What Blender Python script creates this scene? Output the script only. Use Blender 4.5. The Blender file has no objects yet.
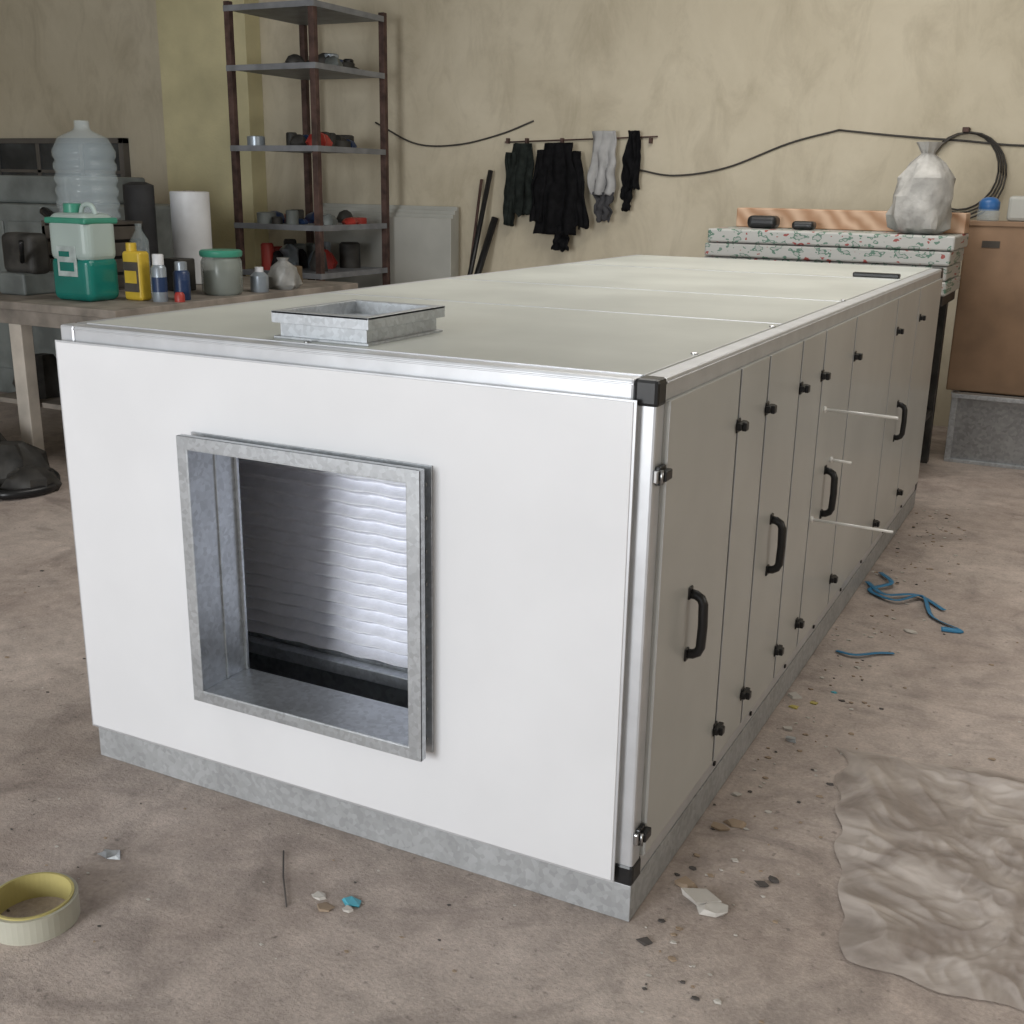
import bpy, bmesh, math, random
from mathutils import Vector, Matrix, Euler, noise
random.seed(4)
S=bpy.context.scene
S.view_settings.view_transform='Standard'
S.view_settings.look='None'
COL=bpy.context.collection

# ---------------------------------------------------------------- materials
def new_mat(name):
    m=bpy.data.materials.new(name); m.use_nodes=True
    nt=m.node_tree; b=nt.nodes['Principled BSDF']
    return m,nt,b
def pm(name,col,rough=.5,metal=0,var=.08,scale=8,bump=0,bscale=40,alpha=1,trans=0,coat=0,detail=4,col2=None,ior=1.45,spec=.5):
    m,nt,b=new_mat(name)
    tc=nt.nodes.new('ShaderNodeTexCoord')
    n=nt.nodes.new('ShaderNodeTexNoise'); n.inputs['Scale'].default_value=scale; n.inputs['Detail'].default_value=detail
    r=nt.nodes.new('ShaderNodeValToRGB')
    c1=[max(0,c*(1-var)) for c in col]; c2=[min(1,c*(1+var)) for c in col]
    if col2: c2=col2
    r.color_ramp.elements[0].position=.35; r.color_ramp.elements[1].position=.65
    r.color_ramp.elements[0].color=(*c1,1); r.color_ramp.elements[1].color=(*c2,1)
    nt.links.new(tc.outputs['Object'],n.inputs['Vector']); nt.links.new(n.outputs['Fac'],r.inputs['Fac'])
    nt.links.new(r.outputs['Color'],b.inputs['Base Color'])
    b.inputs['Roughness'].default_value=rough; b.inputs['Metallic'].default_value=metal
    b.inputs['Alpha'].default_value=alpha; b.inputs['Transmission Weight'].default_value=trans
    b.inputs['Coat Weight'].default_value=coat; b.inputs['IOR'].default_value=ior
    b.inputs['Specular IOR Level'].default_value=spec
    if bump:
        n2=nt.nodes.new('ShaderNodeTexNoise'); n2.inputs['Scale'].default_value=bscale; n2.inputs['Detail'].default_value=5
        bp=nt.nodes.new('ShaderNodeBump'); bp.inputs['Strength'].default_value=bump; bp.inputs['Distance'].default_value=.02
        nt.links.new(tc.outputs['Object'],n2.inputs['Vector']); nt.links.new(n2.outputs['Fac'],bp.inputs['Height'])
        nt.links.new(bp.outputs['Normal'],b.inputs['Normal'])
    return m
def galv(name,c1=(.42,.44,.46),c2=(.60,.63,.66),rough=.38,metal=.75,scale=85):
    m,nt,b=new_mat(name)
    tc=nt.nodes.new('ShaderNodeTexCoord')
    v=nt.nodes.new('ShaderNodeTexVoronoi'); v.inputs['Scale'].default_value=scale
    n=nt.nodes.new('ShaderNodeTexNoise'); n.inputs['Scale'].default_value=7; n.inputs['Detail'].default_value=8
    sp=nt.nodes.new('ShaderNodeSeparateColor')
    mu=nt.nodes.new('ShaderNodeMath'); mu.operation='MULTIPLY'; mu.inputs[1].default_value=.5
    mx=nt.nodes.new('ShaderNodeMath'); mx.operation='ADD'
    ml=nt.nodes.new('ShaderNodeMath'); ml.operation='MULTIPLY'; ml.inputs[1].default_value=.66
    r=nt.nodes.new('ShaderNodeValToRGB')
    r.color_ramp.elements[0].color=(*c1,1); r.color_ramp.elements[1].color=(*c2,1)
    r.color_ramp.elements[0].position=.25; r.color_ramp.elements[1].position=.75
    nt.links.new(tc.outputs['Object'],v.inputs['Vector']); nt.links.new(tc.outputs['Object'],n.inputs['Vector'])
    nt.links.new(v.outputs['Color'],sp.inputs['Color']); nt.links.new(sp.outputs[0],mu.inputs[0]); nt.links.new(mu.outputs[0],mx.inputs[0]); nt.links.new(n.outputs['Fac'],mx.inputs[1])
    nt.links.new(mx.outputs[0],ml.inputs[0]); nt.links.new(ml.outputs[0],r.inputs['Fac'])
    nt.links.new(r.outputs['Color'],b.inputs['Base Color'])
    b.inputs['Metallic'].default_value=metal; b.inputs['Roughness'].default_value=rough
    return m

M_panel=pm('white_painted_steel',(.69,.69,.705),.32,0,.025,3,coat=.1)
M_side=pm('shade_toned_side_steel',(.45,.452,.435),.35,0,.05,3,coat=.1)  # panel steel darkened: shade on the unit's side is put into the colour
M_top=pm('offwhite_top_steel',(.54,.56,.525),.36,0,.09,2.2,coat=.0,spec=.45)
M_alu=pm('aluminium_profile',(.58,.59,.61),.42,.6,.06,12)
M_galv=galv('galvanised_sheet')
M_galv2=galv('galvanised_base',(.31,.315,.32),(.45,.46,.47),.55,.35,70)
M_blk=pm('black_plastic',(.012,.012,.013),.35,0,.2,20)
M_dark=pm('dark_gap',(.03,.03,.032),.7,0,.2,10)
M_gap=pm('gasket_grey',(.13,.13,.125),.7,0,.2,10)
M_chrome=pm('latch_steel',(.4,.4,.4),.3,1,.1,20)
M_filter=pm('filter_media',(.86,.87,.93),.85,0,.04,30,bump=.2,bscale=120)
M_int=galv('interior_sheet',(.2,.21,.22),(.34,.36,.38),.4,.7,60)

# floor
def floor_mat():
    m,nt,b=new_mat('dusty_concrete')
    tc=nt.nodes.new('ShaderNodeTexCoord')
    def N(s,d,rg=.55,dist=0):
        n=nt.nodes.new('ShaderNodeTexNoise'); n.inputs['Scale'].default_value=s; n.inputs['Detail'].default_value=d; n.inputs['Roughness'].default_value=rg; n.inputs['Distortion'].default_value=dist
        nt.links.new(tc.outputs['Object'],n.inputs['Vector']); return n
    a=N(.9,8,.65); c=N(14,8,.7); e=N(90,4,.7); g=N(3.2,6,.6,1.5); sp=N(38,3,.5); st=N(1.7,5,.6,2.5)
    r=nt.nodes.new('ShaderNodeValToRGB'); els=r.color_ramp.elements
    els[0].position=.3; els[0].color=(.48,.385,.335,1); els[1].position=.72; els[1].color=(.80,.69,.62,1)
    x=els.new(.5); x.color=(.67,.565,.505,1)
    nt.links.new(a.outputs['Fac'],r.inputs['Fac'])
    def mixc(prev,n,lo,hi,fac,mode='MULTIPLY',p0=.3,p1=.7):
        rr=nt.nodes.new('ShaderNodeValToRGB'); rr.color_ramp.elements[0].position=p0; rr.color_ramp.elements[1].position=p1
        rr.color_ramp.elements[0].color=(lo,lo,lo,1); rr.color_ramp.elements[1].color=(hi,hi,hi,1)
        nt.links.new(n.outputs['Fac'],rr.inputs['Fac'])
        mm=nt.nodes.new('ShaderNodeMix'); mm.data_type='RGBA'; mm.blend_type=mode; mm.inputs[0].default_value=fac
        nt.links.new(prev,mm.inputs[6]); nt.links.new(rr.outputs['Color'],mm.inputs[7]); return mm.outputs[2]
    o=mixc(r.outputs['Color'],c,.68,1.0,.9); o=mixc(o,e,.66,1.0,.8); o=mixc(o,g,.72,1.0,.9); o=mixc(o,sp,.5,1.0,.8,'MULTIPLY',.27,.35); o=mixc(o,st,.72,1.0,.8,'MULTIPLY',.36,.46)
    nt.links.new(o,b.inputs['Base Color']); b.inputs['Roughness'].default_value=.8
    bp=nt.nodes.new('ShaderNodeBump'); bp.inputs['Strength'].default_value=.4; bp.inputs['Distance'].default_value=.01
    nt.links.new(e.outputs['Fac'],bp.inputs['Height']); nt.links.new(bp.outputs['Normal'],b.inputs['Normal'])
    return m
M_floor=floor_mat()
def wall_mat():
    m,nt,b=new_mat('weathered_cream_plaster')
    tc=nt.nodes.new('ShaderNodeTexCoord')
    def N(s,d,rg,dist,sc=None):
        n=nt.nodes.new('ShaderNodeTexNoise'); n.inputs['Scale'].default_value=s; n.inputs['Detail'].default_value=d; n.inputs['Roughness'].default_value=rg; n.inputs['Distortion'].default_value=dist
        if sc:
            mp=nt.nodes.new('ShaderNodeMapping'); mp.inputs['Scale'].default_value=sc
            nt.links.new(tc.outputs['Object'],mp.inputs['Vector']); nt.links.new(mp.outputs[0],n.inputs['Vector'])
        else: nt.links.new(tc.outputs['Object'],n.inputs['Vector'])
        return n
    a=N(.8,9,.65,.4); s=N(2.0,8,.7,.6,(1.6,1,.8))
    r=nt.nodes.new('ShaderNodeValToRGB'); e=r.color_ramp.elements
    e[0].position=.3; e[0].color=(.47,.415,.305,1); e[1].position=.7; e[1].color=(.64,.58,.455,1)
    r2=nt.nodes.new('ShaderNodeValToRGB'); e=r2.color_ramp.elements
    e[0].position=.33; e[0].color=(.72,.70,.67,1); e[1].position=.52; e[1].color=(1,1,1,1)
    mm=nt.nodes.new('ShaderNodeMix'); mm.data_type='RGBA'; mm.blend_type='MULTIPLY'; mm.inputs[0].default_value=.6
    nt.links.new(a.outputs['Fac'],r.inputs['Fac']); nt.links.new(s.outputs['Fac'],r2.inputs['Fac'])
    nt.links.new(r.outputs['Color'],mm.inputs[6]); nt.links.new(r2.outputs['Color'],mm.inputs[7]); nt.links.new(mm.outputs[2],b.inputs['Base Color'])
    b.inputs['Roughness'].default_value=.85
    return m
M_wall=wall_mat()
M_pil=pm('pale_yellow_plaster',(.60,.545,.335),.85,0,.12,2,bump=.2,detail=8)
M_ceil=pm('ceiling_sheet',(.4,.4,.38),.8,0,.05,3)

# ---------------------------------------------------------------- mesh helpers
def link(o,parent=None):
    COL.objects.link(o)
    if parent: o.parent=parent
    return o
def mesh(name,verts,faces,mat,parent=None,smooth=False,mats=None,fm=None):
    me=bpy.data.meshes.new(name); me.from_pydata(verts,[],faces); me.update()
    bm=bmesh.new(); bm.from_mesh(me); bmesh.ops.recalc_face_normals(bm,faces=bm.faces); bm.to_mesh(me); bm.free()
    if smooth:
        for p in me.polygons: p.use_smooth=True
    for mm in (mats or [mat]): me.materials.append(mm)
    if fm:
        for i,p in enumerate(me.polygons): p.material_index=fm[i]
    return link(bpy.data.objects.new(name,me),parent)
BF=[(0,1,3,2),(4,6,7,5),(0,4,5,1),(2,3,7,6),(0,2,6,4),(1,5,7,3)]
def bv(a,b): return [(x,y,z) for x in (a[0],b[0]) for y in (a[1],b[1]) for z in (a[2],b[2])]
def bevel(o,w,seg=2):
    if w: 
        m=o.modifiers.new('b','BEVEL'); m.width=w; m.segments=seg; m.limit_method='ANGLE'
    return o
def box(name,a,b,mat,parent=None,bw=.002):
    return bevel(mesh(name,bv(a,b),BF,mat,parent),bw)
def boxes(name,lst,mat,parent=None,bw=.002):
    V=[];F=[]
    for a,b in lst:
        k=len(V); V+=bv(a,b); F+=[tuple(i+k for i in f) for f in BF]
    return bevel(mesh(name,V,F,mat,parent),bw)
def ring(name,o,i,y0,y1,mat,parent=None,bw=.001):
    def c(r,y): return [(r[0],y,r[2]),(r[1],y,r[2]),(r[1],y,r[3]),(r[0],y,r[3])]
    V=c(o,y0)+c(i,y0)+c(o,y1)+c(i,y1); F=[]
    for k in range(4):
        n=(k+1)%4
        F+=[(k,n,n+4,k+4),(8+k,8+n,12+n,12+k),(k,n,n+8,k+8),(4+k,4+n,12+n,12+k)]
    return bevel(mesh(name,V,F,mat,parent),bw)
def ringz(name,o,i,z0,z1,mat,parent=None,bw=.001):
    def c(r,z): return [(r[0],r[2],z),(r[1],r[2],z),(r[1],r[3],z),(r[0],r[3],z)]
    V=c(o,z0)+c(i,z0)+c(o,z1)+c(i,z1); F=[]
    for k in range(4):
        n=(k+1)%4
        F+=[(k,n,n+4,k+4),(8+k,8+n,12+n,12+k),(k,n,n+8,k+8),(4+k,4+n,12+n,12+k)]
    return bevel(mesh(name,V,F,mat,parent),bw)
def lathe(name,prof,mat,parent=None,loc=(0,0,0),seg=32,jit=0,mats=None,fmf=None,rot=None):
    V=[];F=[];fm=[]
    for (r,z) in prof:
        for s in range(seg):
            a=2*math.pi*s/seg; rr=r
            if jit: rr=r*(1+jit*noise.noise(Vector((math.cos(a)*2+loc[0]*7,math.sin(a)*2,z*9))))
            V.append((rr*math.cos(a),rr*math.sin(a),z))
    for k in range(len(prof)-1):
        for s in range(seg):
            n=(s+1)%seg; F.append((k*seg+s,k*seg+n,(k+1)*seg+n,(k+1)*seg+s)); fm.append(fmf(k) if fmf else 0)
    F.append(tuple(range(seg))); fm.append(fmf(0) if fmf else 0)
    F.append(tuple((len(prof)-1)*seg+s for s in range(seg))); fm.append(fmf(len(prof)-2) if fmf else 0)
    o=mesh(name,V,F,mat,parent,True,mats,fm)
    e=o.modifiers.new('e','EDGE_SPLIT'); e.split_angle=math.radians(40)
    o.location=loc
    if rot: o.rotation_euler=rot
    return o
def tube(name,pts,r,mat,parent=None,seg=8,flat=1.0):
    pts=[Vector(p) for p in pts]; V=[];F=[]; up=Vector((0,0,1)); pn=None
    for i,p in enumerate(pts):
        t=(pts[min(i+1,len(pts)-1)]-pts[max(i-1,0)]).normalized()
        if pn is None:
            pn=t.cross(up)
            if pn.length<.01: pn=t.cross(Vector((1,0,0)))
            pn.normalize()
        else:
            pn=(pn-t*pn.dot(t)).normalized()
        b=t.cross(pn)
        for s in range(seg):
            a=2*math.pi*(s+.5)/seg
            V.append(tuple(p+pn*(math.cos(a)*r)+b*(math.sin(a)*r*flat)))
    for i in range(len(pts)-1):
        for s in range(seg):
            n=(s+1)%seg; F.append((i*seg+s,i*seg+n,(i+1)*seg+n,(i+1)*seg+s))
    F.append(tuple(range(seg))); F.append(tuple((len(pts)-1)*seg+s for s in range(seg)))
    return mesh(name,V,F,mat,parent,seg>4)
def smoothpts(pts,n=8):
    P=[Vector(p) for p in pts]; P=[P[0]*2-P[1]]+P+[P[-1]*2-P[-2]]; out=[]
    for i in range(1,len(P)-2):
        for k in range(n):
            t=k/n
            out.append(.5*((2*P[i])+(-P[i-1]+P[i+1])*t+(2*P[i-1]-5*P[i]+4*P[i+1]-P[i+2])*t*t+(-P[i-1]+3*P[i]-3*P[i+1]+P[i+2])*t**3))
    out.append(P[-2]); return out
def empty(name):
    e=bpy.data.objects.new(name,None); COL.objects.link(e); return e

# ---------------------------------------------------------------- room shell
X0,X1,Y0,Y1,ZC=-9.8,3.8,-7.0,6.5,4.2
box('floor',(X0-.2,Y0-3,-.12),(X1+.2,Y1+.2,0),M_floor,None,0)
box('wall_back',(X0-.2,Y1,0),(X1+.2,Y1+.2,ZC),M_wall,None,0)
box('wall_left',(X0-.2,Y0,0),(X0,Y1,ZC),M_wall,None,0)
box('wall_right',(X1,Y0,0),(X1+.2,Y1,ZC),M_wall,None,0)
box('ceiling',(X0-.2,Y0,ZC),(X1+.2,Y1+.2,ZC+.1),M_ceil,None,0)
box('wall_pilaster',(-7.2,6.3,0),(-6.2,6.5,ZC),M_pil,None,.004)
wn=empty('window_1')
M_wf=pm('window_frame_paint',(.12,.11,.10),.6)
M_gl=pm('grimy_glass',(.05,.055,.06),.25,0,.4,3)
box('glass',(-9.6,6.44,1.35),(-7.9,6.46,1.95),M_gl,wn)
boxes('frame',[((-9.65,6.42,1.3),(-7.85,6.5,1.36)),((-9.65,6.42,1.93),(-7.85,6.5,1.98)),((-9.65,6.42,1.3),(-9.59,6.5,1.98)),((-7.91,6.42,1.3),(-7.85,6.5,1.98)),((-9.05,6.43,1.3),(-9.0,6.5,1.96)),((-8.45,6.43,1.3),(-8.4,6.5,1.96)),((-9.6,6.43,1.65),(-7.9,6.5,1.68))],M_wf,wn)

# ---------------------------------------------------------------- AHU
W,L,H=1.653,4.11,1.247
A=empty('air_handling_unit')
boxes('base_channel',[((-W,.0,0.001),(0,.012,.095)),((-W+.012,.0125,.085),(-.0125,.06,.0948)),
   ((-.012,.0122,0.001),(0,L-.0122,.095)),((-.06,.061,.085),(-.0125,L-.0125,.0948)),
   ((-W,.0122,0.001),(-W+.012,L-.0122,.095)),((-W,L-.012,0.001),(0,L,.095))],M_galv2,A,.0015)
f=.05; zb=.097
bars=[]
for (x0,x1) in ((-W,-W+f),(-f,0)):
    for (y0,y1) in ((0,f),(L-f,L)): bars.append(((x0,y0,zb),(x1,y1,H)))
    for (z0,z1) in ((zb,zb+f),(H-f,H)): bars.append(((x0,f,z0),(x1,L-f,z1)))
for (y0,y1) in ((0,f),(L-f,L)):
    for (z0,z1) in ((zb,zb+f),(H-f,H)): bars.append(((-W+f,y0,z0),(-f,y1,z1)))
boxes('frame_profiles',bars,M_alu,A,.006)
boxes('profile_ribs',[((-W+f,-.003,H-.012),(-f,0.002,H-.008)),((-.002,f,H-.012),(.003,L-f,H-.008)),((-W+f,f-.004,H-.001),(-f,f,H+.003)),((-f,f,H-.001),(-f+.004,L-f,H+.003))],M_alu,A,.001)
cs=[]
e=.003
cs.append(((-.050,-e,H-.054),(e,.050,H+e)))
for (x0,x1,y0,y1) in ((-.056,e,-e,.056),(-W-e,-W+.04,-e,.056),(-.056,e,L-.056,L+e),(-W-e,-W+.056,L-.056,L+e)):
    cs.append(((x0,y0,zb-e),(x1,y1,zb+.05)))
cs.append(((-.056,L-.056,H-.056),(e,L+e,H+e)))
boxes('corner_caps',cs,M_blk,A,.008)
ox=(-1.1685,-.5365,.3445,.9885)
ring('front_panel',(-W+.008,-.040,zb+.015,H-.042),ox,-.024,.02,M_panel,A,.0015)
ring('front_panel_edge_trim',(-W+.002,-.034,zb+.009,H-.038),(-W+.03,-.06,zb+.03,H-.07),-.0215,-.018,M_alu,A,.0005)
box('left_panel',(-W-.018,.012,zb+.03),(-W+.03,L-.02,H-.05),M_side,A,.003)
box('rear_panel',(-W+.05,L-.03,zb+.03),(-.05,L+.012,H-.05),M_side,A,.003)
box('floor_panel',(-W+.03,.03,zb+.005),(-.03,L-.03,zb+.03),M_int,A,.001)
seams=[.05,1.13,1.93,3.10,L-.05]
for i in range(4):
    box('top_panel_%d'%(i+1),(-W+.045,seams[i]+.003,H-.03),(-.045,seams[i+1]-.003,H+.002),M_top,A,.003)
boxes('top_seams',[((-W+.045,s-.004,H-.02),(-.045,s+.004,H+.0035)) for s in seams[1:4]],M_alu,A,.001)
ys=[.046,.555,.815,1.17,1.465,1.93,2.765,3.345,4.06]
for i in range(8):
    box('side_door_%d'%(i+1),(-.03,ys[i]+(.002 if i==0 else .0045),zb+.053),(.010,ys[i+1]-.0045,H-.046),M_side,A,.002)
boxes('side_mullions',[((-.04,y-.02,zb+.05),(-.004,y+.02,H-.05)) for y in ys[1:-1]],M_gap,A,.001)
boxes('door_edge_strips',[((.0,y+.0045,zb+.056),(.0112,y+.0085,H-.047)) for y in ys[:-1]],M_alu,A,.0005)
def latch(i,y,z,hinge=False):
    if hinge:
        boxes('latch_%d'%i,[((.0,y-.012,z-.020),(.012,y+.022,z+.020)),((.01,y-.008,z-.011),(.024,y+.03,z+.011))],M_blk,A,.003)
        box('latch_plate_%d'%i,(.0,y-.024,z-.014),(.011,y-.008,z+.014),M_chrome,A,.003)
        tube('latch_pin_%d'%i,[(.016,y-.014,z-.015),(.016,y-.014,z+.015)],.0035,M_chrome,A,10)
    else:
        V=[((.008,y-.014,z-.018),(.014,y+.014,z+.018)),((.012,y-.022,z-.009),(.026,y+.032,z+.009)),((.024,y-.014,z-.011),(.036,y+.010,z+.011))]
        boxes('latch_%d'%i,V,M_blk,A,.003)
tops=[.555,.815,1.185,1.455,1.955,2.82,3.42]; bots=[.55,.80,1.16,1.42,1.93,2.76,3.36]
k=0
for y in tops: k+=1; latch(k,y,1.063)
for y in bots: k+=1; latch(k,y,.252)
k+=1; latch(k,.022,1.052,True); k+=1; latch(k,.022,.217,True)
for i,y in enumerate((.262,.965,1.64,3.05)):
    zt,zl=.722,.572
    hp=[(.008,y,zt),(.026,y,zt-.002),(.038,y,zt-.009),(.044,y,zt-.022),(.046,y,.647),(.044,y,zl+.022),(.038,y,zl+.009),(.026,y,zl+.002),(.008,y,zl)]
    tube('handle_%d'%(i+1),hp,.0115,M_blk,A,12,1.0)
    boxes('handle_pads_%d'%(i+1),[((.008,y-.013,zt-.014),(.015,y+.013,zt+.017)),((.008,y-.013,zl-.017),(.015,y+.013,zl+.014))],M_blk,A,.004)
boxes('rail_screws',[((.0,y-.006,.118),(.006,y+.006,.13)) for y in (.6,.95,1.35,1.75,2.2,2.6,3.1,3.6)],M_blk,A,.002)
M_rod=pm('bright_rod',(.85,.85,.83),.3,.2,.03)
for i,(y,z,l) in enumerate(((1.53,.945,.24),(1.71,.745,.08),(1.49,.59,.27))):
    tube('coil_stub_%d'%(i+1),[(-.01,y,z),(l,y,z-.004)],.0048,M_rod,A,10)
    tube('coil_stub_collar_%d'%(i+1),[(.008,y,z),(.018,y,z)],.010,M_rod,A,12)
# inlet spigot
fo=(-1.198,-.505,.316,1.018); i1=(-1.165,-.54,.348,.985); i2=(-1.1672,-.5378,.3458,.9872)
ring('inlet_flange_back',fo,i2,-.030,-.0242,M_galv,A,.001)
ring('inlet_flange_front',fo,i2,-.082,-.076,M_galv,A,.001)
ring('inlet_duct_wall',(-1.168,-.537,.345,.988),i1,-.0812,.09,M_galv,A,.0003)
ring('inlet_flange_lip',fo,(fo[0]+.004,fo[1]-.004,fo[2]+.004,fo[3]-.004),-.0818,-.060,M_galv,A,.0005)
boxes('inlet_rivets',[((-.527,-.034,.35+k*.078-.005),(-.517,-.029,.35+k*.078+.005)) for k in range(9)],M_chrome,A,.002)
boxes('duct_corner_seam',[((-1.165,.01,.349),(-1.161,.018,.984)),((-1.165,.082,.349),(-1.155,.09,.984))],M_galv,A,.0005)
boxes('interior_liner',[((-W+.05,.09,zb+.03),(-W+.055,.6,H-.04)),((-.055,.09,zb+.03),(-.05,.6,H-.04)),((-W+.05,.09,H-.045),(-.05,.6,H-.04))],M_int,A,0)
ring('filter_frame',(-W+.06,-.06,zb+.03,H-.045),(-W+.12,-.12,.27,H-.08),.44,.52,M_int,A,.001)
V=[];F=[]
nz=440; nx=60; fx0,fx1=-W+.12,-.12; fz0,fz1=.27,H-.08
for j in range(nz+1):
    z=fz0+(fz1-fz0)*j/nz
    for i in range(nx+1):
        x=fx0+(fx1-fx0)*i/nx
        ph=(z+.0022*math.sin(x*46)+.0012*noise.noise(Vector((x*14,z*6,0))))/.039
        tri=abs((ph%1)-.5)*2
        V.append((x,.485-.040*(tri**.8),z))
for j in range(nz):
    for i in range(nx):
        a=j*(nx+1)+i; F.append((a,a+1,a+nx+2,a+nx+1))
mesh('pleated_filter',V,F,M_filter,A,True)
box('filter_backing',(-W+.1,.5,.25),(-.1,.51,H-.06),M_int,A,0)
box('filter_rail',(-W+.06,.40,.225),(-.06,.44,.262),M_galv,A,.002)
# top outlet collar
ti=(-1.0,-.765,.105,.405)
ringz('collar_base_flange',(-1.02,-.745,.085,.425),ti,H+.002,H+.008,M_galv,A)
ringz('collar_wall',(-1.008,-.757,.097,.413),(-.9995,-.7655,.1055,.4045),H+.004,H+.066,M_galv,A,.0005)
ringz('collar_top_flange',(-1.022,-.742,.082,.430),ti,H+.062,H+.068,M_galv,A)
ringz('collar_lip',(-1.022,-.742,.082,.430),(-1.019,-.745,.085,.427),H+.04,H+.0675,M_galv,A,.0003)
boxes('collar_damper_blade',[((-1.0,.105,H+.03),(-.765,.405,H+.036))],M_galv,A,.001)
box('top_black_bar',(-.26,3.16,H+.002),(-.06,3.2,H+.022),M_blk,A,.005)
for i,(x,y) in enumerate(((-.05,1.04),(-.05,1.97),(-.06,.4),(-.9,.06))):
    lathe('cap_screw_%d'%(i+1),[(.009,0),(.009,.003),(.005,.005)],M_chrome,A,(x,y,H+.002),14)

# ---------------------------------------------------------------- workbench + items
M_wood=pm('weathered_wood',(.24,.21,.18),.7,0,.3,6)
M_wood2=pm('pale_wood',(.50,.45,.39),.7,0,.15,6)
M_crate=pm('dark_crate_wood',(.07,.06,.05),.8,0,.3,6)
tb=empty('workbench')
box('bench_top',(-5.3,2.42,.885),(-3.97,4.7,.93),M_wood,tb,.004)
boxes('legs',[((-4.86,2.46,0),(-4.76,2.54,.885)),((-4.07,2.46,0),(-3.99,2.54,.885)),((-5.26,4.6,0),(-5.18,4.68,.885)),((-4.07,4.6,0),(-3.99,4.68,.885)),((-5.28,2.46,0),(-5.2,2.54,.885)),((-4.68,2.9,0),(-4.60,2.98,.885))],M_wood2,tb,.004)
boxes('apron',[((-5.26,2.45,.80),(-3.99,2.49,.885)),((-4.05,2.46,.80),(-4.0,4.68,.885))],M_wood,tb,.003)
boxes('lower_shelf',[((-5.2,2.56,.3),(-4.1,4.6,.33))],M_wood,tb,.003)
M_clut=pm('dark_clutter',(.035,.033,.03),.6,0,.5,8)
for i,(x,y,r,h) in enumerate(((-4.95,2.75,.14,.25),(-4.45,2.8,.17,.3),(-5.0,3.3,.16,.4),(-4.4,3.4,.2,.35),(-4.7,3.9,.2,.4))):
    lathe('stored_item_%d'%i,[(r*.9,0),(r,h*.3),(r*.85,h*.7),(r*.4,h)],M_clut,tb,(x,y,.33),18,jit=.5)
ZT=.93
M_clear=pm('clear_plastic',(.60,.70,.75),.12,0,.03,4,alpha=.28)
M_milky=pm('milky_plastic',(.50,.60,.57),.3,0,.05,4,alpha=.8)
M_green=pm('green_liquid',(.012,.17,.14),.2,0,.15,3)
M_yel=pm('yellow_pack',(.55,.38,.04),.4,0,.1,12)
M_red=pm('red_label',(.35,.04,.03),.4)
M_white=pm('white_wrap',(.62,.63,.65),.4,0,.08,6)
M_label=pm('paper_label',(.40,.46,.45),.5,0,.2,14)
M_blue=pm('blue_plastic',(.03,.12,.32),.35)
M_navy=pm('navy_can',(.02,.04,.10),.3)
M_grnlid=pm('green_lid',(.05,.26,.18),.35)
M_mach=pm('grey_machine_paint',(.15,.165,.16),.5,0,.3,4)
cn=empty('liquid_canister'); cx,cy=-4.53,2.76
def rbox(name,a,b,mat,p,bw): return bevel(mesh(name,bv(a,b),BF,mat,p),bw,5)
rbox('body_liquid',(cx-.155,cy-.12,ZT),(cx+.155,cy+.12,ZT+.25),M_green,cn,.045)
rbox('body_upper',(cx-.157,cy-.122,ZT+.215),(cx+.157,cy+.122,ZT+.49),M_milky,cn,.055)
box('label',(cx-.08,cy-.127,ZT+.14),(cx+.07,cy-.118,ZT+.31),M_label,cn,.003)
boxes('label_print',[((cx-.06,cy-.13,ZT+.17),(cx+.05,cy-.126,ZT+.22)),((cx-.06,cy-.13,ZT+.25),(cx+.02,cy-.126,ZT+.28))],M_green,cn,.001)
lathe('cap',[(.05,0),(.05,.05),(.045,.055)],M_grnlid,cn,(cx-.06,cy,ZT+.485))
tube('handle',smoothpts([(cx-.0,cy,ZT+.48),(cx+.03,cy,ZT+.53),(cx+.09,cy,ZT+.53),(cx+.12,cy,ZT+.48)]),.014,M_milky,cn)
rbox('green_band',(cx-.161,cy-.126,ZT+.43),(cx+.161,cy+.126,ZT+.465),M_grnlid,cn,.012)
cr=empty('wooden_crate')
qx0,qx1,qy0,qy1=-5.27,-4.85,3.12,3.56
boxes('slats',[((qx0,qy0,ZT+.01+i*.1),(qx1,qy0+.03,ZT+.09+i*.1)) for i in range(4)]+[((qx1-.03,qy0,ZT+.01+i*.1),(qx1,qy1,ZT+.09+i*.1)) for i in range(4)]+[((qx0,qy0,ZT),(qx1,qy1,ZT+.02)),((qx0,qy0,ZT+.40),(qx1,qy1,ZT+.42)),((qx0,qy1-.02,ZT),(qx1,qy1,ZT+.4)),((qx0,qy0,ZT),(qx0+.03,qy1,ZT+.4))],M_crate,cr,.003)
prof=[(.17,0),(.19,.02)]
for i in range(5): 
    z=.04+i*.075; prof+=[(.19,z),(.178,z+.02),(.178,z+.03),(.19,z+.05)]
prof+=[(.19,.42),(.15,.5),(.06,.54),(.045,.56),(.045,.60)]
lathe('water_jar',prof,M_clear,None,(-5.07,3.33,ZT+.42),40)
yp=empty('yellow_lubricant_bottle'); x,y=-4.29,2.92
rbox('body',(x-.07,y-.045,ZT),(x+.07,y+.045,ZT+.28),M_yel,yp,.02)
box('label',(x-.055,y-.05,ZT+.05),(x+.055,y-.043,ZT+.22),M_crate,yp,.002)
box('label_text',(x-.045,y-.053,ZT+.10),(x+.045,y-.049,ZT+.17),M_yel,yp,.001)
lathe('cap',[(.03,0),(.03,.05)],M_yel,yp,(x-.03,y,ZT+.275))
lathe('clear_cup',[(.05,0),(.055,.12)],M_clear,None,(-4.42,3.14,ZT),24)
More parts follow.
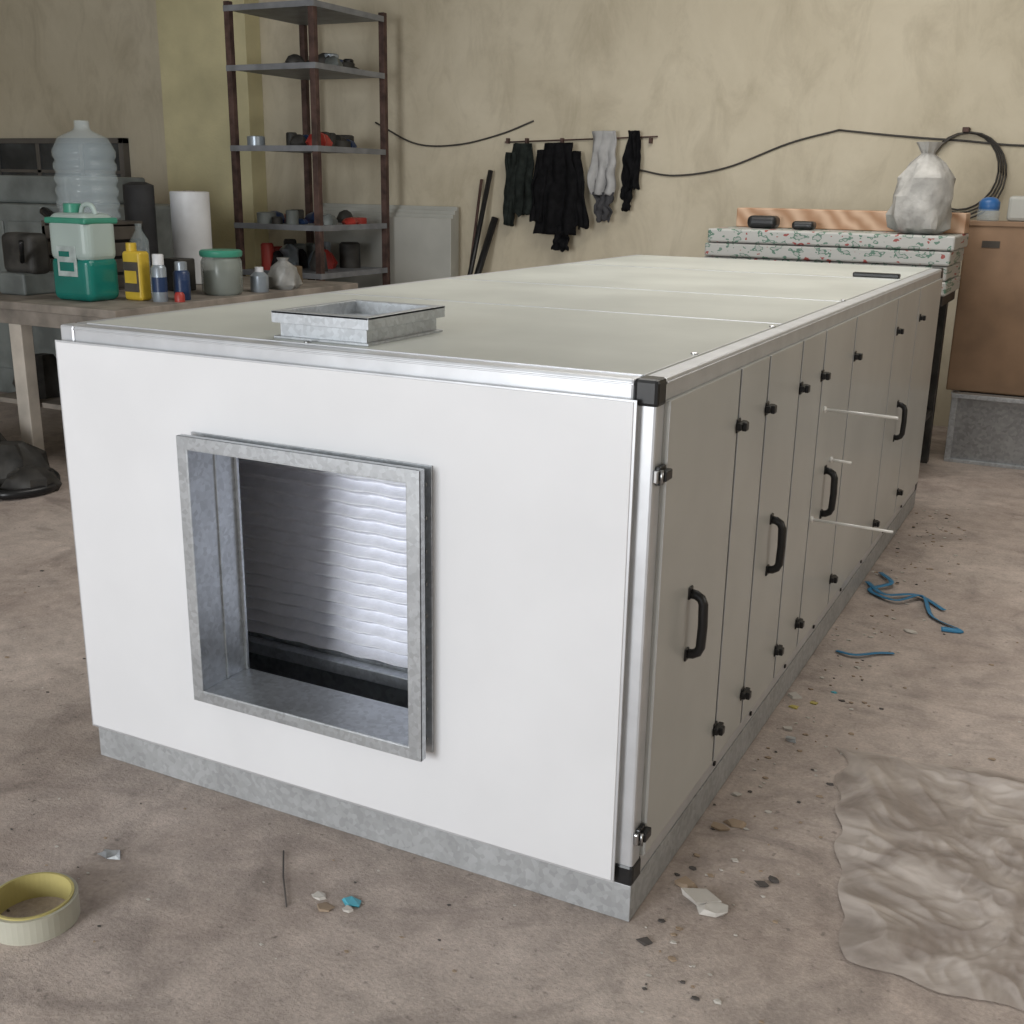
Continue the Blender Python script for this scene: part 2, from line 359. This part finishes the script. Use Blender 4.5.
lathe('clear_bottle',[(.05,0),(.055,.02),(.055,.32),(.02,.38),(.02,.42)],M_clear,None,(-4.55,3.22,ZT),24)
wr=empty('white_film_roll')
lathe('roll',[(.12,0),(.13,.005),(.13,.60),(.12,.605)],M_white,wr,(-4.84,4.0,ZT))
lathe('core',[(.04,0),(.04,.61)],M_wood,wr,(-4.84,4.0,ZT))
lathe('dark_roll',[(.10,0),(.10,.64),(.05,.66)],M_dark,None,(-5.1,3.8,ZT))
rbox('dark_carton',(-4.62,3.45,ZT),(-4.46,3.6,ZT+.2),M_clut,None,.01)
def can(x,y,h,r,mb,mc):
    c=empty('spray_can')
    lathe('can_body',[(r*.95,0),(r,.008),(r,h*.68),(r*.7,h*.76),(r*.45,h*.78)],mb,c,(x,y,ZT),28)
    lathe('can_cap',[(r*.75,0),(r*.75,h*.2),(r*.65,h*.22)],mc,c,(x,y,ZT+h*.74),28)
    lathe('can_label',[(r*1.01,0),(r*1.01,h*.3)],M_navy,c,(x,y,ZT+h*.2),28)
M_can=pm('can_paint',(.30,.34,.38),.3,.4)
can(-4.13,2.93,.28,.043,M_can,M_white); can(-4.10,3.08,.23,.048,M_navy,M_can)
lathe('red_spray_can',[(.03,0),(.03,.04),(.02,.055)],M_red,None,(-4.06,3.1,ZT),20).location=(-4.03,2.98,ZT)
jr=empty('green_lid_jar')
lathe('jar_glass',[(.11,0),(.125,.02),(.125,.2),(.11,.23)],pm('jar_plastic',(.33,.37,.34),.25,0,.1,5,alpha=.55),jr,(-4.15,3.49,ZT),32)
lathe('jar_contents',[(.113,0.005),(.113,.14)],M_crate,jr,(-4.15,3.49,ZT),32)
lathe('lid',[(.125,0),(.13,.01),(.13,.03),(.12,.04)],M_grnlid,jr,(-4.15,3.49,ZT+.23),32)
sb=empty('small_bottle')
lathe('body',[(.055,0),(.058,.01),(.058,.1),(.03,.125)],M_can,sb,(-4.08,3.76,ZT),24)
lathe('cap',[(.028,0),(.028,.035)],M_white,sb,(-4.08,3.76,ZT+.12),24)
lathe('crumpled_plastic_bag',[(.07,0),(.1,.03),(.105,.08),(.08,.14),(.03,.18),(.04,.2)],pm('grey_bag',(.27,.27,.26),.4,0,.2,12),None,(-4.09,4.02,ZT),24,jit=.4)
lathe('brown_tin',[(.08,0),(.08,.12),(.075,.125)],pm('brown_can',(.14,.10,.06),.5),None,(-4.25,4.3,ZT),24)
cl=empty('tool_pile')
for i,(x,y,r,h) in enumerate(((-4.45,2.05,.16,.22),(-4.82,2.08,.2,.3),(-4.2,1.95,.12,.13),(-5.15,2.1,.22,.4))):
    lathe('bundle_%d'%i,[(r*.9,0),(r,h*.3),(r*.85,h*.7),(r*.4,h)],M_clut,cl,(x,y,0),18,jit=.5)
tube('hose',smoothpts([(-4.5,1.95,.03),(-4.2,1.75,.03),(-4.1,2.0,.03),(-4.4,2.2,.04),(-4.7,1.8,.03),(-4.9,1.7,.03)]),.025,M_blk,cl)
mc=empty('grey_machine_cabinet')
box('body',(-7.4,3.9,0),(-5.65,5.1,1.42),M_mach,mc,.02)
boxes('door_lines',[((-7.3,3.885,.2),(-6.55,3.9,1.3)),((-6.5,3.885,.2),(-5.75,3.9,1.3))],M_mach,mc,.01)
box('top_box',(-7.3,4.1,1.42),(-6.1,4.9,1.62),M_mach,mc,.02)
tube('hanging_tool',smoothpts([(-6.1,3.87,1.38),(-5.9,3.85,1.3),(-5.8,3.85,1.4),(-5.7,3.86,1.25)]),.03,M_blk,mc)
bl2=empty('drill_machine')
rbox('motor',(-5.22,2.75,ZT+.12),(-4.95,2.9,ZT+.36),M_clut,bl2,.04)
rbox('foot',(-5.2,2.7,ZT),(-4.98,2.95,ZT+.13),M_mach,bl2,.015)
tube('lever',[(-5.0,2.72,ZT+.2),(-4.85,2.6,ZT+.32)],.015,M_blk,bl2)

# ---------------------------------------------------------------- shelving rack
M_rust=pm('rusty_steel',(.085,.05,.042),.7,.2,.4,12)
M_shelf=pm('shelf_steel',(.23,.24,.26),.5,.3,.2,6)
rk=empty('storage_rack')
px=(-5.49,-4.71); py=(5.2,6.12); pw=.05
lst=[]
for x in px:
    for y in py: lst.append(((x,y,0),(x+pw,y+pw,2.9)))
boxes('posts',lst,M_rust,rk,.003)
lv=(.5,.90,1.26,1.84,2.42,2.84)
boxes('shelves',[((px[0]+.01,py[0]+.01,z),(px[1]+.035,py[1]+.035,z+.025)) for z in lv],M_shelf,rk,.002)
boxes('shelf_lips',[((px[0],py[0]-.005,z-.012),(px[1]+pw,py[0]+.005,z+.03)) for z in lv]+[((px[1]+pw-.005,py[0],z-.012),(px[1]+pw+.005,py[1],z+.03)) for z in lv],M_shelf,rk,.001)
cols=[M_clut,M_blk,M_mach,M_red,M_can,M_clut,M_navy,M_clut]
n=0
for z in lv[1:5]:
    for q in range(16):
        x=random.uniform(px[0]+.12,px[1]-.04); y=random.uniform(py[0]+.12,py[1]-.06)
        r=random.uniform(.04,.09); h=random.uniform(.04,.11); n+=1
        if z<1: h+=.1
        mt=random.choice(cols)
        if q%2: lathe('tin_%d'%n,[(r,0),(r,h),(r*.8,h*1.08)],mt,rk,(x,y,z+.025),16)
        else: lathe('tool_heap_%d'%n,[(r,0),(r*1.1,h*.3),(r*.7,h*.8),(r*.2,h)],mt,rk,(x,y,z+.025),14,jit=.8)
M_pale=pm('pale_board',(.42,.42,.385),.5,0,.08,3)
pc=empty('pale_board_stack')
for i in range(4):
    box('board_%d'%i,(-5.6+i*.02,6.42-i*.05,0),(-4.16+i*.01,6.455-i*.05,1.43-i*.03),M_pale,pc,.004)
lb=empty('leaning_steel_bars')
tube('bar_1',[(-4.0,6.0,0),(-3.86,6.45,1.72)],.022,M_blk,lb)
tube('bar_2',[(-4.02,5.95,0),(-3.82,6.46,1.35)],.03,M_blk,lb)
tube('bar_3',[(-3.9,5.95,0),(-3.95,6.46,1.65)],.012,M_rust,lb)

# ---------------------------------------------------------------- hanging clothes
def cloth_part(name,cx,w0,w1,z1,z0,y,mat,p,seed=0,amp=.035,lean=0.0):
    V=[];F=[];nx,nz=22,30
    for j in range(nz+1):
        t=j/nz; z=z1+(z0-z1)*t; w=w0+(w1-w0)*min(1,t*2.2)+.012*math.sin(t*9+seed)
        for i in range(nx+1):
            s=i/nx-.5
            zz=z+.03*noise.noise(Vector((s*6,seed,3)))*(t>.9)
            V.append((cx+lean*t+s*w+.02*noise.noise(Vector((s*3,t*5,seed))),y-.03-amp*abs(math.sin(s*8+seed+1.8*t))*(.3+.7*t)-.04*noise.noise(Vector((s*4,t*3,seed+7))),zz))
    for j in range(nz):
        for i in range(nx):
            a=j*(nx+1)+i; F.append((a,a+1,a+nx+2,a+nx+1))
    o=mesh(name,V,F,mat,p,True); m=o.modifiers.new('s','SOLIDIFY'); m.thickness=.012
    return o
M_cl1=pm('dark_green_cloth',(.018,.022,.02),.9,0,.3,20,spec=.1); M_cl2=pm('black_cloth',(.008,.008,.009),.9,0,.3,20,spec=.1)
M_cl3=pm('grey_white_cloth',(.38,.38,.38),.9,0,.15,8); M_cl4=pm('dark_grey_cloth',(.05,.05,.055),.9)
YW=6.46
j1=empty('hanging_shirt'); cloth_part('torso',-3.56,.17,.22,1.93,1.38,YW,M_cl1,j1,1); cloth_part('sleeve_l',-3.66,.07,.08,1.86,1.30,YW,M_cl1,j1,2); 
j2=empty('hanging_jacket'); cloth_part('torso',-3.23,.24,.36,1.93,1.24,YW-.03,M_cl2,j2,4,.05); cloth_part('sleeve_l',-3.36,.1,.12,1.88,1.33,YW-.03,M_cl2,j2,5,lean=-.04); cloth_part('sleeve_r',-3.09,.1,.12,1.87,1.30,YW-.03,M_cl2,j2,6,lean=.08); cloth_part('lower',-3.18,.12,.14,1.3,1.12,YW-.03,M_cl2,j2,9)
j3=empty('hanging_trousers'); cloth_part('upper',-2.86,.19,.2,2.02,1.55,YW,M_cl3,j3,7); cloth_part('hem',-2.84,.17,.13,1.57,1.36,YW-.01,M_cl4,j3,8)
j4=empty('hanging_scarf'); cloth_part('cloth',-2.62,.1,.14,2.02,1.6,YW,M_cl2,j4,10); cloth_part('tail',-2.65,.08,.06,1.62,1.44,YW,M_cl2,j4,11)
hr=empty('coat_rail'); tube('rail',[(-3.75,6.485,1.94),(-2.45,6.485,1.98)],.006,M_rust,hr)
boxes('rail_hooks',[((x-.01,6.46,1.93),(x+.01,6.5,1.97)) for x in (-3.72,-3.55,-3.24,-2.86,-2.5)],M_rust,hr,.002)

# ---------------------------------------------------------------- cables on wall
M_cab=pm('cable_rubber',(.05,.045,.04),.6)
wc=empty('wall_cable')
tube('sag_1',smoothpts([(-5.0,6.49,2.1),(-4.6,6.49,1.93),(-4.2,6.49,1.92),(-3.8,6.49,2.0),(-3.5,6.49,2.1)]),.007,M_cab,wc,6)
tube('sag_2',smoothpts([(-2.6,6.49,1.74),(-2.3,6.49,1.70),(-1.9,6.49,1.76),(-1.45,6.49,1.93),(-1.1,6.49,2.02)]),.007,M_cab,wc,6)
tube('sag_3',smoothpts([(-1.1,6.49,2.02),(-.7,6.49,1.98),(-.3,6.49,1.95),(.3,6.49,1.92),(1.2,6.49,2.05),(2.4,6.49,2.2)]),.007,M_cab,wc,6)
cc=empty('cable_coil')
for k in range(4):
    pts=[(-.25+(.23+.008*k)*math.cos(a/24*2*math.pi)+.01*k,6.493-.012*k,1.75+(.25+.01*k)*math.sin(a/24*2*math.pi)-.01*k) for a in range(25)]
    tube('loop_%d'%k,pts,.006,M_cab,cc,6)
box('hook',(-.27,6.4,2.0),(-.23,6.5,2.03),M_rust,cc,.002)

# ---------------------------------------------------------------- bundle stack behind the unit
def print_mat():
    m,nt,b=new_mat('printed_wrap')
    tc=nt.nodes.new('ShaderNodeTexCoord'); mp=nt.nodes.new('ShaderNodeMapping'); mp.inputs['Scale'].default_value=(11,2,17)
    br=nt.nodes.new('ShaderNodeTexNoise'); br.inputs['Scale'].default_value=1.5; br.inputs['Detail'].default_value=2
    r=nt.nodes.new('ShaderNodeValToRGB'); r.color_ramp.interpolation='CONSTANT'
    e=r.color_ramp.elements; e[0].position=0; e[0].color=(.30,.06,.05,1); e[1].position=.34; e[1].color=(.44,.44,.42,1)
    x=e.new(.56); x.color=(.10,.19,.14,1); x=e.new(.61); x.color=(.37,.38,.36,1)
    nt.links.new(tc.outputs['Object'],mp.inputs['Vector']); nt.links.new(mp.outputs[0],br.inputs['Vector']); nt.links.new(br.outputs['Fac'],r.inputs['Fac']); nt.links.new(r.outputs['Color'],b.inputs['Base Color'])
    b.inputs['Roughness'].default_value=.5
    return m
M_pr=print_mat()
def orange_mat():
    m,nt,b=new_mat('orange_printed_board')
    tc=nt.nodes.new('ShaderNodeTexCoord'); mp=nt.nodes.new('ShaderNodeMapping'); mp.inputs['Rotation'].default_value=(0,.8,0)
    ck=nt.nodes.new('ShaderNodeTexWave'); ck.inputs['Scale'].default_value=3.2; ck.inputs['Distortion'].default_value=6; ck.inputs['Detail'].default_value=3
    r=nt.nodes.new('ShaderNodeValToRGB'); r.color_ramp.elements[0].color=(.36,.20,.11,1); r.color_ramp.elements[1].color=(.56,.38,.26,1)
    nt.links.new(tc.outputs['Object'],mp.inputs['Vector']); nt.links.new(mp.outputs[0],ck.inputs['Vector']); nt.links.new(ck.outputs['Fac'],r.inputs['Fac']); nt.links.new(r.outputs['Color'],b.inputs['Base Color']); b.inputs['Roughness'].default_value=.6
    return m
M_or=orange_mat()
bs=empty('wrapped_board_stack')
for i in range(4):
    z=1.06+i*.082; dx=random.uniform(-.02,.02)
    box('bundle_%d'%i,(-1.44+dx,4.68+random.uniform(-.015,.015),z),(-.04+dx,5.3,z+.078),M_pr,bs,.010)
box('printed_strip',(-1.38,5.09,1.386),(-.03,5.29,1.50),M_or,bs,.006)
tr2=empty('steel_trestle')
boxes('top_and_legs',[((-1.45,4.72,1.0),(-.06,5.28,1.058)),((-1.4,4.74,0),(-1.33,4.81,1.0)),((-.16,4.74,0),(-.09,4.81,1.0)),((-1.4,5.2,0),(-1.33,5.27,1.0)),((-.16,5.2,0),(-.09,5.27,1.0)),((-1.4,4.76,.3),(-.1,5.25,.34))],M_clut,tr2,.004)
boxes('dark_storage_crates',[((-1.32,4.8,.341),(-.18,5.18,.98)),],M_clut,tr2,.01)
bb=empty('black_tool_bag')
rbox('bag_a',(-1.26,4.9,1.386),(-1.08,5.03,1.46),M_blk,bb,.03)
rbox('bag_b',(-.98,4.88,1.386),(-.85,4.98,1.435),M_blk,bb,.02)
lathe('plastic_sack',[(.10,0),(.155,.03),(.17,.1),(.165,.2),(.14,.3),(.09,.38),(.035,.43),(.05,.46),(.07,.49)],pm('sack_weave',(.40,.39,.37),.6,0,.2,10,bump=.8,bscale=12),None,(-.25,4.87,1.388),40,jit=.4)
M_card=pm('cardboard',(.25,.16,.10),.8,0,.12,5)
M_tape=pm('brown_tape',(.30,.21,.13),.3)
M_bin=galv('galvanised_bin',(.25,.255,.26),(.40,.41,.42),.42,.6,60)
gp=empty('galvanised_metal_bin')
boxes('walls',[((0.0,5.36,0),(1.5,5.38,.43)),((0.0,5.36,0),(.02,6.0,.43)),((1.48,5.36,0),(1.5,6.0,.43)),((0,5.98,0),(1.5,6.0,.43))],M_bin,gp,.002)
boxes('flange',[((-.01,5.31,.405),(1.51,5.4,.432)),((-.01,5.33,0.0),(1.51,5.36,.02)),((-.02,5.36,.42),(.02,6.0,.432)),((1.48,5.36,.42),(1.52,6.0,.432)),((0,5.96,.42),(1.5,6.02,.432)),((-.01,5.335,0),(.025,5.36,.41)),((.5,5.352,0.02),(.515,5.36,.41)),((1.0,5.352,0.02),(1.015,5.36,.41))],M_galv,gp,.002)
cb=empty('cardboard_box')
box('carton',(-.06,5.42,.433),(1.1,6.05,1.44),M_card,cb,.008)
boxes('tape_strip',[((.46,5.415,.43),(.54,5.43,1.442)),((.46,5.42,1.436),(.54,6.05,1.446))],M_tape,cb,.001)
boxes('flap_edges',[((-.07,5.41,1.425),(.5,5.73,1.452)),((.505,5.41,1.425),(1.11,5.73,1.452))],M_card,cb,.003)
boxes('carton_print',[((.04,5.416,1.30),(.14,5.421,1.34))],M_crate,cb,.0005)
bj=empty('blue_cap_bottle')
lathe('body',[(.06,0),(.065,.01),(.065,.05),(.055,.08)],M_clear,bj,(.04,5.56,1.452),24)
lathe('cap',[(.055,0),(.06,.01),(.06,.05),(.045,.07),(.02,.08)],M_blue,bj,(.04,5.56,1.51),24)
box('grey_parcel',(.14,5.6,1.452),(.6,5.9,1.6),M_pale,None,.02)

# ---------------------------------------------------------------- floor items
def sheet_mat():
    m,nt,b=new_mat('dusty_polythene')
    tc=nt.nodes.new('ShaderNodeTexCoord')
    n=nt.nodes.new('ShaderNodeTexNoise'); n.inputs['Scale'].default_value=5; n.inputs['Detail'].default_value=6; n.inputs['Distortion'].default_value=1.2
    r=nt.nodes.new('ShaderNodeValToRGB'); r.color_ramp.elements[0].position=.35; r.color_ramp.elements[1].position=.65
    r.color_ramp.elements[0].color=(.36,.305,.27,1); r.color_ramp.elements[1].color=(.52,.46,.42,1)
    r2=nt.nodes.new('ShaderNodeMapRange'); r2.inputs[1].default_value=.35; r2.inputs[2].default_value=.65; r2.inputs[3].default_value=.5; r2.inputs[4].default_value=.9
    nt.links.new(tc.outputs['Object'],n.inputs['Vector']); nt.links.new(n.outputs['Fac'],r.inputs['Fac']); nt.links.new(n.outputs['Fac'],r2.inputs[0])
    nt.links.new(r.outputs['Color'],b.inputs['Base Color']); nt.links.new(r2.outputs[0],b.inputs['Alpha'])
    b.inputs['Roughness'].default_value=.42; b.inputs['Specular IOR Level'].default_value=.5
    return m
def sheet():
    V=[];F=[];n=190
    for j in range(n+1):
        for i in range(n+1):
            s=i/n;t=j/n
            x=.23+.24*(1-t)*(1-s)+1.15*s+.06*noise.noise(Vector((t*6,0,1)))*(1-s)
            y=.10+1.0*t+.17*s*t+.05*noise.noise(Vector((s*7,3,1)))
            w1=noise.noise(Vector((x*2.3,y*2.3,0))); w2=noise.noise(Vector((x*2.3,y*2.3,8)))
            q=Vector((x*1.6+.35*w1,y*1.6+.35*w2,5))
            h=.018*max(0,1-6*abs(noise.noise(q*1.7)))**1.2+.007*max(0,1-4*abs(noise.noise(q*4.2+Vector((9,2,0)))))**1.3+.003*max(0,1-3*abs(noise.noise(q*10)))
            edge=min(s,1-s,t,1-t); z=.003+h*min(1,edge*12+.2)
            V.append((x,y,z))
    for j in range(n):
        for i in range(n):
            a=j*(n+1)+i; F.append((a,a+1,a+n+2,a+n+1))
    return mesh('plastic_dust_sheet',V,F,sheet_mat(),None,True)
sheet()
M_strap=pm('blue_strap',(.035,.20,.38),.4)
bsr=empty('blue_strapping')
tube('strap_a',smoothpts([(.05,2.85,.01),(.12,2.7,.02),(.05,2.6,.008),(.17,2.5,.015),(.26,2.6,.02),(.33,2.4,.008),(.45,2.3,.008),(.38,2.27,.01)]),.012,M_strap,bsr,6,.15)
tube('strap_b',smoothpts([(.02,2.7,.008),(.12,2.55,.016),(.24,2.62,.012),(.36,2.5,.008)]),.012,M_strap,bsr,6,.15)
tube('strap_c',smoothpts([(.07,1.86,.006),(.14,1.84,.012),(.21,1.91,.008),(.26,1.94,.006)]),.010,M_strap,bsr,6,.15)
tr=empty('tape_roll')
def annulus(name,ri,ro,h,mat,p,loc):
    seg=48; V=[];F=[]
    for r,z in ((ro,0),(ro,h),(ri,h),(ri,0)):
        for s in range(seg):
            a=2*math.pi*s/seg; V.append((r*math.cos(a),r*math.sin(a),z))
    for k in range(4):
        for s in range(seg):
            n2=(s+1)%seg; F.append((k*seg+s,k*seg+n2,((k+1)%4)*seg+n2,((k+1)%4)*seg+s))
    o=mesh(name,V,F,mat,p,False); o.location=loc; return o
tl=(-1.195,-.635,0)
annulus('core',.084,.090,.062,pm('tape_core',(.42,.36,.14),.6),tr,tl)
annulus('tape',.090,.098,.058,pm('tape_white',(.42,.41,.34),.3),tr,tl)
dv=[];df=[];dm=[]
def chip(x,y,r,mi,h=.006):
    k=len(dv); n2=random.randint(4,6); a0=random.random()*6
    for zz in (0.001,h):
        for s in range(n2):
            a=a0+2*math.pi*s/n2; rr=r*random.uniform(.55,1.15)
            dv.append((x+rr*math.cos(a),y+rr*math.sin(a)*.7,zz+(random.uniform(0,r*.15) if zz>.001 else 0)))
    df.append(tuple(k+s for s in range(n2))); df.append(tuple(k+n2+s for s in range(n2)))
    dm.extend([mi,mi])
    for s in range(n2):
        t=(s+1)%n2; df.append((k+s,k+t,k+n2+t,k+n2+s)); dm.append(mi)
dmats=[pm('chip_pale',(.52,.49,.45),.6),pm('chip_dark',(.08,.07,.065),.7),pm('chip_cyan',(.08,.36,.46),.4),pm('chip_yellow',(.5,.42,.12),.5),pm('chip_brown',(.32,.24,.17),.7),M_galv]
for x,y,r,m,h in ((-1.24,-.37,.035,5,.003),(-.60,-.24,.030,2,.003),(-.59,-.27,.015,0,.006),(-.64,-.29,.03,4,.004),(-.68,-.26,.02,0,.004),(.12,.16,.05,0,.012),(.16,.13,.04,0,.01),(.07,.2,.03,4,.01),(.06,.49,.03,4,.006),(.09,.53,.035,4,.004),(.05,1.32,.02,3,.004),(.1,1.38,.015,3,.004),(.03,1.4,.03,0,.006),(.10,1.08,.022,5,.01),(.23,.29,.02,1,.006),(.25,.32,.015,1,.008),(.07,1.15,.02,0,.006),(.05,.68,.018,0,.005),(.28,2.2,.03,0,.003),(.17,1.75,.015,0,.003),(.14,1.5,.012,2,.003),(.06,-.05,.02,1,.003)): chip(x,y,r,m,h)
for i in range(280):
    chip(random.gauss(.1,.09)+.03 if random.random()<.75 else random.uniform(.1,1.6),random.uniform(-.2,4.2),random.uniform(.003,.012),random.choice((0,4,1,4,0,4,0)),.003)
for i in range(120):
    chip(random.uniform(-2.6,.2),random.uniform(-1.0,-.06),random.uniform(.002,.007),random.choice((0,1,4,1,0)),.002)
for i in range(60):
    chip(random.uniform(-3.4,-1.75),random.uniform(-.4,2.5),random.uniform(.003,.012),random.choice((0,1,4,1,0)),.002)
for i in range(len(dv)):
    x,y,z=dv[i]
    if -1.7<x<.006 and y>-.006: dv[i]=(.008,y,z) if x>-.5 else (x,-.01,z)
mesh('floor_debris',dv,df,None,None,False,dmats,dm)
tube('thin_rod_scrap',[(-.87,-.15,.004),(-.8,-.24,.006),(-.72,-.33,.004)],.0025,dmats[1],None,6)

# ---------------------------------------------------------------- lights
def area(name,loc,target,sx,sy,e,col=(1,1,1)):
    l=bpy.data.lights.new(name,'AREA'); l.shape='RECTANGLE'; l.size=sx; l.size_y=sy; l.energy=e; l.color=col
    o=bpy.data.objects.new(name,l); COL.objects.link(o); o.location=loc
    o.rotation_euler=(Vector(target)-Vector(loc)).to_track_quat('-Z','Y').to_euler()
    return o
area('doorway_daylight',(-1.9,-7.2,2.0),(-1.2,0,.7),2.2,2.6,385,(.95,.98,1.0))
area('ceiling_fill_lamp',(-.8,3.2,4.1),(-.8,3.2,0),2.6,3,115,(1,.97,.92))  # added fill lamp for the unit's top; the ceiling has no opening
area('side_fill_lamp',(3.7,1.5,2.4),(0,1.8,.6),3.0,1.4,42,(1,.97,.94))  # added fill lamp for the door side; no window in this wall
w=bpy.data.worlds.new('World'); S.world=w; w.use_nodes=True
bg=w.node_tree.nodes['Background']; bg.inputs[0].default_value=(.93,.96,1,1); bg.inputs[1].default_value=.88

# ---------------------------------------------------------------- camera
cd=bpy.data.cameras.new('camera'); cam=bpy.data.objects.new('camera',cd); COL.objects.link(cam)
cam.location=(.7699,-2.1336,1.615); cam.rotation_euler=(1.2774,-.0166,.4767)
cd.sensor_width=36; cd.sensor_fit='HORIZONTAL'; cd.lens=1143.72/1024*36; cd.shift_y=18/1024
cd.clip_start=.05
S.camera=cam
